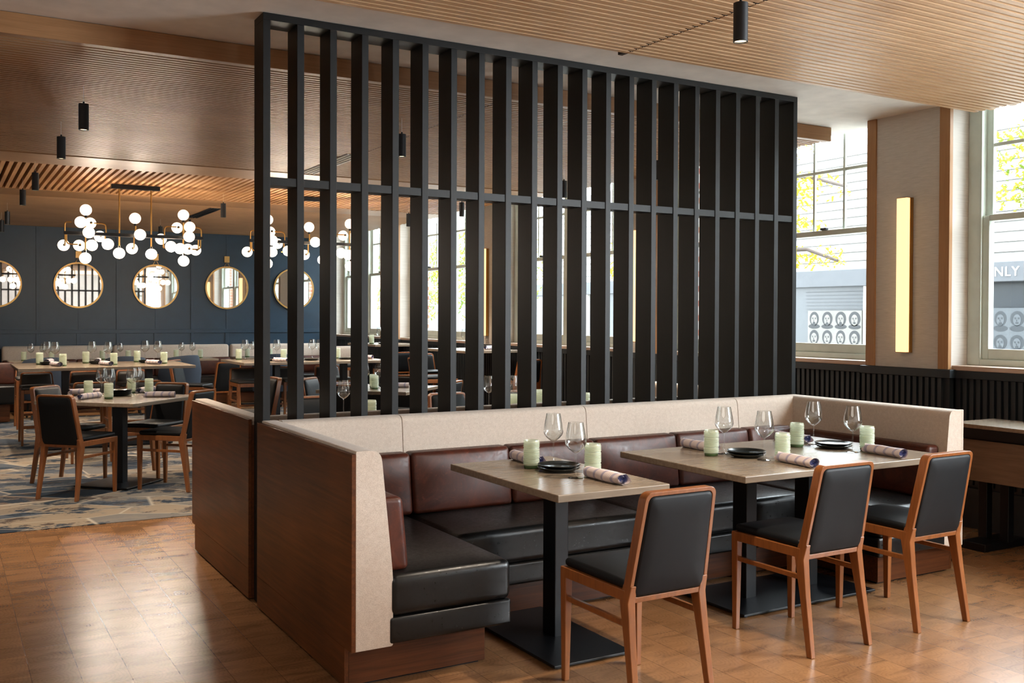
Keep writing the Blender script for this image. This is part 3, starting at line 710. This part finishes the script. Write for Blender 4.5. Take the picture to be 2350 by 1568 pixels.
# tables before the far banquette and navy armchairs
FT = [(1.25, 16.15, 'far low table before the banquette, left of the six-place table settings'), (2.33, 16.15, 'far low table before the banquette, behind the middle settings'),
      (3.42, 16.15, 'far low table before the banquette, behind the navy armchair'), (4.55, 16.15, 'far low table before the banquette, just left of the screen')]
for i, (x, y, w) in enumerate(FT):
    o = table('dining_table', w, x, y, .79, .78, .7, [(0, 0)], [(-.25, .25, -.25, .25)])
    o['group'] = 'low tables before the far banquette'
def armchair(x, y, rz, label, first=None):
    if first: return dup(first, label, (x, y, 0), rz)
    t = thing('barrel_armchair', label, 'armchair', (x, y, 0), rz, 'navy barrel armchairs'); R = []
    n = 26
    for i in range(n+1):
        a = -PI*.15 + PI*1.30*i/n - PI; k = abs(i/n-.5)*2        # wraps round the back (-y side)
        top = .87-.10*k**2; c, s_ = math.cos(a), math.sin(a)
        R.append([(c*r, s_*r*.95, z) for r, z in ((.255, .40), (.262, top-.02), (.275, top), (.292, top-.02), (.325, top-.22), (.30, .28), (.27, .27))])
    MB().rings(R).build('shell_back', 'navy_fabric', t, smooth=True, ang=60)
    MB().lathe([(.02, .30), (.25, .30), (.27, .33), (.27, .42), (.24, .46), (.02, .468)], 28).build('seat', 'navy_fabric', t, smooth=True, ang=60)
    for sx in (-1, 1):
        for sy in (-1, 1): MB().sect([(sx*.20, sy*.19, 0, .025, .025), (sx*.17, sy*.16, .30, .036, .036)]).build('leg', 'ebony', t, bevel=.003)
    return t
a0 = armchair(3.13, 15.4, PI*.16, 'navy upholstered barrel armchair right of the six-place table')
armchair(1.28, 15.4, .1, 'navy barrel armchair behind the left settings of the six-place table', a0)
armchair(2.36, 15.4, -.1, 'navy barrel armchair behind the middle settings of the six-place table', a0)
armchair(4.55, 15.4, 0, 'navy barrel armchair behind the hidden counter table', a0)
# side end of the far booth seen past the third post
t = thing('wall_banquette', 'pale upholstered booth end behind the third gap of the screen', 'booth seat', (5.45, 14.6, 0))
MB().rbox(-.35, .30, -.07, .07, .16, 1.0, .05, .006, paxes='y').build('arm_upholstery', 'beige_fabric', t, smooth=True, ang=80)
MB().box(-.33, .28, -.06, .06, 0, .18).build('plinth', 'walnut_x', t)

# ------------------------------------------------------------------ bar tables and bar stools by the windows
for i, (x, y, w) in enumerate(((5.78, 13.75, 'high table by the window, left one seen through the screen'), (5.78, 10.95, 'high table by the window under the far sconce, right one seen through the screen'))):
    table('bar_table', w, x, y, 1.06, .78, 1.1, [(0, 0)], [(-.25, .25, -.3, .3)])
b0 = chair('bar_stool', 'blue-lit bar stool beside the left high window table, left one', .72, .97, True)
b0.location = (5.05, 13.7, 0); b0.rotation_euler = (0, 0, -PI/2); b0['group'] = 'bar stools by the windows'
dup(b0, 'bar stool with orange wood frame beside the left high window table, right one', (5.55, 12.9, 0), .1)
dup(b0, 'bar stool beside the right high window table, pad facing the viewer', (5.6, 11.85, 0), PI)
dup(b0, 'bar stool beside the right high window table, nearest the window', (5.95, 10.1, 0), .1)
dup(b0, 'bar stool beside the right high window table, at its room side', (5.1, 10.7, 0), -PI/2)

# ------------------------------------------------------------------ console table at the right picture edge
t = thing('console_table', 'wood-fronted side table with black edge and trestle base right of the booth', 'table', (5.88, 3.05, 0))
MB().box(-.235, .225, -.95, 1.04, .775, .80).build('table_top', 'table_wood', t, bevel=.003)
MB().box(-.232, .222, -.945, 1.035, .715, .775).build('edge_band', 'black_metal', t)
MB().box(-.20, -.18, -.93, 1.0, .44, .70).build('front_panel', 'veneer', t, bevel=.002)
MB().box(-.18, .2, -.9, .97, .66, .715).build('top_frame', 'black_metal', t)
for y in (-.75, .82):
    MB().box(-.03, .03, y-.06, y+.0, .05, .66).build('column', 'black_metal', t, bevel=.003)
    MB().box(-.03, .03, y+.09, y+.15, .05, .66).build('column', 'black_metal', t, bevel=.003)
    MB().box(-.22, .22, y-.03, y+.14, 0, .05).build('foot', 'black_metal', t, bevel=.004)

# ------------------------------------------------------------------ table settings
def wine_glass():
    t = thing('wine_glass', 'x', 'wine glass')
    b = MB().lathe([(.0045, .098), (.012, .102), (.026, .114), (.0365, .128), (.0405, .140), (.040, .152), (.036, .178), (.031, .203), (.0285, .218), (.0278, .218), (.0303, .203), (.0353, .178), (.0393, .152), (.0397, .140), (.0357, .129), (.025, .1155), (.011, .104), (.0005, .1025)], 26, caps=False)
    b.v = [(x*1.08, y*1.08, z) for x, y, z in b.v]
    b.build('bowl', 'wine_glass', t, smooth=True, ang=50)
    MB().lathe([(.0305, .0), (.0305, .0012), (.012, .004), (.0045, .010), (.0032, .03), (.0032, .085), (.0048, .099)], 20).build('stem', 'wine_glass', t, smooth=True, ang=50)
    t.scale = (1.12, 1.12, 1.14)
    return t
def tumbler():
    t = thing('tumbler', 'x', 'drinking glass')
    pr = [(.0335, .012)]
    for i in range(17):
        z = .018+i*.006
        r = .0385 if i not in (4, 12) else .0362
        pr += [(.0348, z-.0022), (r, z), (.0348, z+.0022)]
    pr += [(.0345, .122), (.0335, .1245), (.0320, .122), (.0318, .018), (.0005, .016)]
    MB().lathe(pr, 30, caps=False).build('body', 'tumbler_glass', t, smooth=True, ang=70)
    MB().lathe([(.031, 0), (.0345, .004), (.0350, .013), (.0310, .016)], 30).build('foot', 'tumbler_foot', t, smooth=True, ang=50)
    t.scale = (1.04, 1.04, 1.08)
    return t
def plate():
    t = MB().lathe([(.056, .0), (.060, .002), (.075, .004), (.098, .014), (.1005, .0185), (.098, .020), (.092, .0175), (.076, .0085), (.0005, .0075)], 40, caps=True).build('plate', 'plate_glaze', smooth=True, ang=50)
    return tag(t, 'x', 'plate')
def napkin():
    t = thing('rolled_napkin', 'x', 'napkin'); n = 20; R = []
    for i in range(15):
        u = i/14; x = -.128+.256*u; r = .026*(1-.05*math.cos(u*9)+.10*(u < .05)); sag = .004*math.sin(u*PI*1.3)
        R.append([(x, sag+r*1.12*math.cos(2*PI*j/n)*(1+.06*math.cos(3*2*PI*j/n+u*4)), .0245+r*.94*math.sin(2*PI*j/n)*(1+.05*math.cos(2*2*PI*j/n+u*5))) for j in range(n)])
    R[0] = [(p[0]+.012*math.sin(j*1.0), p[1], p[2]) for j, p in enumerate(R[0])]
    m = MB().rings(R, cap=False); m.build('cloth_roll', 'napkin_cloth', t, smooth=True, ang=60)
    for sx in (-1, 1):
        m = MB(); P = []
        for k in range(34):
            a = k*.42; r = .019-.00048*k; P.append((sx*.125, r*1.1*math.cos(a), .0245+r*.9*math.sin(a)))
        Q = [(sx*.110, p[1], p[2]) for p in P]; m.rings([P, Q], closed=False, cap=False)
        m.build('rolled_end', 'napkin_blue', t, smooth=True)
    MB().rings([[(s*.118, .0195*math.cos(2*PI*j/n), .0245+.017*math.sin(2*PI*j/n)) for j in range(n)] for s in (-.92, .92)]).build('inner_fold', 'napkin_cloth', t, smooth=True)
    return t
PROTO = {}
MAKE = {'g': wine_glass, 'c': tumbler, 'p': plate, 'n': napkin}
GR = {'g': 'wine glasses set on the tables', 'c': 'green beaded tumblers', 'p': 'stacked dark plates', 'n': 'striped rolled napkins'}
def put(k, x, y, z, label, rz=0, small=False):
    if k not in PROTO:
        o = MAKE[k](); PROTO[k] = o; o['label'] = label; o['group'] = GR[k]; o.location = (x, y, z); o.rotation_euler = (0, 0, rz)
        return o
    return dup(PROTO[k], label, (x, y, z), rz)
Z = .75
A = 'on the small booth table'; B = 'on the wide booth table'
put('g', 2.585, 4.05, Z, 'empty wine glass at the back '+A); put('g', 2.455, 3.66, Z, 'empty wine glass at the front '+A+', before the plates')
put('c', 2.43, 4.0, Z, 'green beaded tumbler left of the plates '+A); put('c', 2.61, 3.75, Z, 'green beaded tumbler right of the front glass '+A)
put('p', 2.50, 3.87, Z, 'lower dark plate '+A); put('p', 2.503, 3.872, Z+.0125, 'upper dark plate '+A)
put('n', 2.525, 3.53, Z, 'striped rolled napkin at the front '+A, PI/2+.05); put('n', 2.50, 4.16, Z, 'striped rolled napkin at the back '+A, PI/2)
put('g', 3.575, 3.93, Z, 'wine glass behind the left plates '+B); put('g', 3.597, 3.66, Z, 'wine glass before the left plates '+B)
put('g', 4.26, 3.95, Z, 'wine glass behind the right plates '+B); put('g', 4.233, 3.65, Z, 'wine glass before the right plates '+B)
put('c', 3.47, 3.91, Z, 'leftmost green tumbler '+B); put('c', 3.70, 3.635, Z, 'green tumbler half hidden behind the front napkin '+B)
put('c', 4.13, 3.95, Z, 'green tumbler at the back middle '+B); put('c', 4.345, 3.65, Z, 'rightmost green tumbler '+B)
put('p', 3.61, 3.80, Z, 'lower left dark plate '+B); put('p', 3.612, 3.802, Z+.0125, 'upper left dark plate '+B)
put('p', 4.275, 3.82, Z, 'lower right dark plate '+B); put('p', 4.277, 3.822, Z+.0125, 'upper right dark plate '+B)
put('n', 3.575, 4.12, Z, 'striped rolled napkin at the back left '+B, PI/2+.05); put('n', 3.625, 3.465, Z, 'striped rolled napkin at the front left '+B, -PI/2-.10)
put('n', 4.28, 3.48, Z, 'striped rolled napkin at the front right '+B, -PI/2-.08); put('n', 4.30, 4.15, Z, 'striped rolled napkin at the back right '+B, PI/2)
D = 'on the open diagonal table'
for i in range(4): put('p', 1.375+.002*i, 9.30, Z+.005+.0125*i, ('bottom', 'second', 'third', 'topmost')[i]+' plate of the dark stack '+D)
put('g', 1.235, 9.35, Z+.005, 'wine glass nearer the left napkins '+D); put('g', 1.28, 9.20, Z+.005, 'wine glass beside the left front tumbler '+D)
put('g', 1.46, 9.18, Z+.005, 'wine glass right of the plate stack '+D); put('g', 1.52, 9.30, Z+.005, 'wine glass behind the right one '+D)
put('c', 1.135, 9.42, Z+.005, 'green tumbler at the left end '+D); put('c', 1.245, 9.0, Z+.005, 'front green tumbler '+D)
put('c', 1.66, 9.50, Z+.005, 'green tumbler at the right end '+D); put('c', 1.52, 9.58, Z+.005, 'green tumbler at the back '+D)
put('n', 1.13, 9.63, Z+.005, 'rolled napkin at the back left '+D, -.25); put('n', 1.10, 9.09, Z+.005, 'rolled napkin at the front left '+D, .8)
put('n', 1.66, 8.99, Z+.005, 'rolled napkin at the front right '+D, -.35); put('n', 1.66, 9.63, Z+.005, 'rolled napkin at the back right '+D, .8)
ZC = .915; E_ = 'on the six-place counter table'
NM = ['far left', 'near left', 'left middle', 'right middle', 'far right', 'near right']
for (x, y), w in zip([(.96, 12.14), (1.15, 11.66), (1.45, 12.25), (1.67, 11.69), (2.02, 12.33), (2.22, 11.77)], NM): put('c', x, y, ZC, w+' green tumbler '+E_)
for (x, y), w in zip([(1.06, 12.42), (1.12, 12.2), (1.52, 12.30), (1.66, 12.05), (2.13, 12.45), (2.24, 12.25)], ('first', 'second', 'third', 'fourth', 'fifth', 'sixth')): put('g', x, y, ZC, w+' wine glass from the left '+E_)
for (x, y), w in zip([(1.05, 12.05), (1.55, 12.0), (2.09, 12.05)], ('left', 'middle', 'right')):
    put('p', x, y, ZC, w+' lower dark plate '+E_); put('p', x, y+.001, ZC+.0125, w+' upper dark plate '+E_)
for (x, y, a), w in zip([(1.085, 11.68, -1.35), (1.08, 12.46, 1.3), (1.585, 11.64, -1.3), (2.10, 11.72, -1.2), (1.6, 12.44, 1.4)], ('near left', 'far left', 'near middle', 'near right', 'far middle')): put('n', x, y, ZC, w+' rolled napkin '+E_, a)
H_ = 'on the hidden counter table'
for (x, y), w in zip([(3.25, 12.45), (3.45, 12.3), (3.74, 12.17), (4.5, 12.3), (4.82, 12.4)], ('first', 'second', 'third', 'fourth', 'fifth')): put('c', x, y, ZC, w+' green tumbler from the left '+H_)
for (x, y), w in zip([(3.34, 12.5), (3.52, 12.4), (3.72, 12.4), (4.22, 12.5), (4.25, 12.3)], ('first', 'second', 'third', 'fourth', 'fifth')): put('g', x, y, ZC, w+' wine glass from the left '+H_)
for (x, y), w in zip([(3.54, 11.95), (4.01, 11.9), (4.50, 12.0)], ('left', 'middle', 'right')): put('p', x, y, ZC, w+' dark plate '+H_)
for (x, y, a), w in zip([(3.56, 11.68, -1.2), (4.78, 12.08, -.9)], ('left', 'right')): put('n', x, y, ZC, w+' rolled napkin '+H_, a)
ZF = .79
for i, (fx, fy, w) in enumerate(FT):
    tt = ('first far table from the left', 'second far table from the left', 'third far table from the left', 'fourth far table, beside the screen')[i]
    put('c', fx-.18, fy+.05, ZF, 'left green tumbler on the '+tt); put('c', fx+.19, fy+.02, ZF, 'right green tumbler on the '+tt)
    put('g', fx-.08, fy+.13, ZF, 'left wine glass on the '+tt); put('g', fx+.08, fy+.08, ZF, 'right wine glass on the '+tt); put('n', fx, fy-.12, ZF, 'rolled napkin on the '+tt, 1.3)
K = 'on the diagonal table behind the screen'
put('c', 3.70, 9.36, Z+.005, 'back green tumbler '+K); put('c', 3.68, 9.02, Z+.005, 'front green tumbler '+K); put('c', 3.74, 9.2, Z+.005, 'middle green tumbler '+K)
put('g', 3.60, 9.08, Z+.005, 'front wine glass '+K); put('g', 3.76, 9.1, Z+.005, 'second wine glass '+K)
put('n', 3.95, 9.12, Z+.005, 'front rolled napkin '+K, -.35); put('n', 3.50, 9.46, Z+.005, 'back rolled napkin '+K, -.3); put('p', 3.92, 9.38, Z+.005, 'dark plate '+K)
O = 'on the rear booth table'
put('g', 2.56, 6.87, Z, 'large wine glass in the third screen gap '+O); put('c', 2.60, 6.44, Z, 'green tumbler in the fourth screen gap '+O); put('n', 2.40, 6.75, Z, 'rolled napkin left of the glass '+O, 1.5)
put('g', 3.77, 6.86, Z, 'wine glass in the eighth screen gap '+O); put('g', 3.97, 6.82, Z, 'wine glass in the ninth screen gap '+O)
put('c', 3.76, 6.44, Z, 'green tumbler in the ninth screen gap '+O); put('c', 4.17, 6.74, Z, 'green tumbler in the tenth screen gap '+O); put('c', 4.31, 6.30, Z, 'green tumbler in the twelfth screen gap '+O)
V = 'on the left high window table'
put('g', 5.6, 13.55, 1.06, 'wine glass '+V); put('p', 5.62, 13.4, 1.06, 'dark plate '+V); put('c', 5.5, 13.6, 1.06, 'green tumbler '+V)
put('g', 5.80, 11.2, 1.06, 'wine glass on the right high window table'); put('n', 5.95, 10.75, 1.06, 'rolled napkin on the right high window table', .3)
put('p', 5.9, 10.95, 1.06, 'dark plate on the right high window table')

# ------------------------------------------------------------------ outside
struct('exterior_ground', MB().box(6.86, 40, -25, 60, -.55, -.4), 'concrete')
XF = 14.0
fac = thing('shop_building', 'white clapboard building with grey fascia across the street', 'building', (XF, 8, -.4))
m = MB()
for i in range(14):
    z = 2.73+i*.155; m.prism([(-.035, z), (0, z+.155), (.3, z+.155), (.3, z)], 'y', -26, 40)
m.v = [(p[0], p[1], p[2]) for p in m.v]
# prism along y uses (x, z) pairs
m.build('siding', 'siding', fac)
MB().box(-.12, .3, -26, 40, 2.43, 2.73).build('fascia', 'band_grey', fac, bevel=.01)
MB().box(.02, .3, -26, 40, 0, 2.43).build('shop_window', 'shop_dark', fac)
for y in (-14, -10.2, -6.4, -2.4, .2, 3.72, 7.6, 12.3, 17, 22, 27):
    MB().box(-.06, .3, y, y+.16 if y != 3.72 else y+.10, 0, 2.43).build('pillar', 'pillar_white', fac, bevel=.005)
MB().box(-.04, .3, -26, 40, 0, 1.02).build('bulkhead', 'band_grey', fac)
m = MB()
for z in [2.34-.062*i for i in range(7)]: m.box(-.0, .03, 3.87, 5.2, z, z+.008)
m.build('blind', 'band_grey', fac)
def portraits(y0, cols, rows, z0, w, h, label, PL_='poster_light', PD_='poster_dark'):
    t = thing('portrait_poster', label, 'poster', (XF-.02, y0, z0))
    MB().box(0, .03, 0, cols*w, 0, rows*h).build('board', PL_, t)
    rnd = random.Random(5)
    for i in range(cols):
        for j in range(rows):
            cy_, cz_ = (i+.5)*w, (j+.5)*h; s_ = w*.40
            def disc(dy, dz, ry, rz, d, seg=20): return [[(-.001-d-k, cy_+dy+ry*math.cos(2*PI*q/seg), cz_+dz+rz*math.sin(2*PI*q/seg)) for q in range(seg)] for k in (0, .0015)]
            hd = MB(); hd.rings(disc(0, .02, s_*(.85+.2*rnd.random()), s_*1.05, 0)); hd.rings(disc(0, -h*.36, s_*1.1, h*.13, 0)); hd = hd.build('portrait', PD_, t)
            MB().rings(disc(0, .0, s_*.58, s_*.78, .003)).build('face', PL_, hd)
            f = MB()
            for sx in (-1, 1): f.rings(disc(sx*s_*.25, s_*.16, s_*.13, s_*.06, .006)); f.rings(disc(sx*s_*.26, s_*.30, s_*.17, s_*.035, .006))
            f.rings(disc(s_*.05, -.10*s_, s_*.05, s_*.16, .006)); f.rings(disc(0, -s_*.42, s_*.24, s_*(.06+.10*rnd.random()), .006))
            if rnd.random() < .5: f.rings(disc(0, -s_*.66, s_*.34, s_*.2, .0055))
            f.build('features', PD_, hd)
portraits(11.88, 4, 2, .93, .31, .335, 'black and white poster of eight faces in the shop window across the street')
plain('poster_dim', (50, 54, 58), .8); plain('poster_black', (20, 25, 30), .8)
portraits(8.05, 5, 3, .55, .27, .36, 'dark poster of faces seen through the right-hand window', 'poster_dim', 'poster_black')
cu = bpy.data.curves.new('sign', 'FONT'); cu.body = 'ONLY'; cu.size = .205; cu.extrude = .004; cu.space_character = 1.12
tmp = bpy.data.objects.new('tmp', cu); C.objects.link(tmp); bpy.context.view_layer.update()
me = bpy.data.meshes.new_from_object(tmp.evaluated_get(bpy.context.evaluated_depsgraph_get())); bpy.data.objects.remove(tmp)
sg = bpy.data.objects.new('sign_letters', me); C.objects.link(sg); me.materials.clear(); me.materials.append(MT['sign_white'])
sg.rotation_euler = (PI/2, 0, -PI/2); sg.location = (-.126, 1.49, 2.51); sg.parent = fac
def tree(x, y, branches, clouds, label, n=2600, lm='leaves'):
    t = thing('street_tree', label, 'tree', (x, y, -.4), 0, 'street trees outside the windows'); rnd = random.Random(int(x*10+y))
    m = MB().tube([(0, 0, 0), (.05, .05, 1.2), (-.05, .1, 2.4), (.1, 0, 4.2)], [.13, .11, .10, .05], 10)
    m.build('trunk', 'bark', t, smooth=True)
    for b in branches: MB().tube([(p[0]-x, p[1]-y, p[2]+.4) for p in b], [.035-.02*i/len(b) for i in range(len(b))], 7).build('branch', 'bark', t, smooth=True)
    m = MB(); tot = sum(c[3]*c[4]*c[5] for c in clouds)
    for cx_, cy_, cz_, rx, ry, rz in clouds:
        k = int(n*rx*ry*rz/tot)+60
        for i in range(k):
            # sprays of small leaflets along a drooping twig
            d = Vector((rnd.gauss(0, 1), rnd.gauss(0, 1), rnd.gauss(0, 1))).normalized()*rnd.random()**.45
            p = Vector((cx_-x+d.x*rx, cy_-y+d.y*ry, cz_+.4+d.z*rz)); a = rnd.random()*6.28; dr = Vector((math.cos(a), math.sin(a), -.5-rnd.random()*.6)).normalized()
            for q in range(5):
                c = p+dr*.028*q; u = Vector((rnd.gauss(0, 1), rnd.gauss(0, 1), rnd.gauss(0, .6))).normalized()*.030; w = u.cross(dr).normalized()*.014
                m.add([c-u, c+w, c+u, c-w], [(0, 1, 2, 3)])
    m.build('foliage', lm, t)
tree(10.6, 11.6, [[(10.6, 11.5, 2.4), (10.3, 10.4, 2.42), (10.0, 9.4, 2.38), (9.9, 8.8, 2.2)], [(10.6, 11.6, 3.0), (10.2, 10.2, 3.5), (9.9, 9.2, 3.3), (9.7, 8.5, 3.1)], [(10.6, 11.6, 3.4), (10.6, 12.6, 3.9), (10.4, 13.6, 4.0)]],
     [(10.0, 9.6, 2.30, .3, .9, .16), (9.9, 9.6, 3.2, .4, 1.0, .25), (10.1, 9.9, 2.75, .3, .7, .12), (10.0, 10.4, 1.5, .25, .25, .2), (10.3, 13.0, 2.6, .6, 1.2, 1.0), (10.5, 11.4, 4.2, 1.0, 1.4, .6)], 'yellow-green street tree with a branch across the window right of the screen', 1800, 'leaves_yellow')
tree(10.4, 4.4, [[(10.4, 4.4, 3.0), (10.0, 5.3, 3.4), (9.9, 6.3, 3.5)], [(10.4, 4.4, 2.6), (10.2, 5.4, 3.0), (10.1, 6.2, 3.1)]],
     [(10.0, 6.0, 3.3, .4, .9, .35), (10.1, 6.3, 2.85, .3, .6, .18), (10.4, 4.2, 3.6, .9, 1.1, .7)], 'green street tree outside the window at the right picture edge', 1500)
tree(11.0, 20.5, [[(11.0, 20.5, 2.4), (10.6, 19, 2.8), (10.2, 17.8, 3.2)]], [(10.6, 19.5, 2.6, .9, 2.4, 1.3), (10.6, 23.5, 2.4, .9, 1.8, 1.3)], 'green street tree seen through the middle gaps of the screen', 2600)
# everything standing on the carpet rests on its pile
for o in list(C.objects):
    if o.parent is None and o.type == 'EMPTY' and -4.2 < o.location.x < 5.15 and 7.42 < o.location.y < 15.5 and abs(o.location.z) < 1e-4 and o.get('category') != 'building': o.location.z = .005
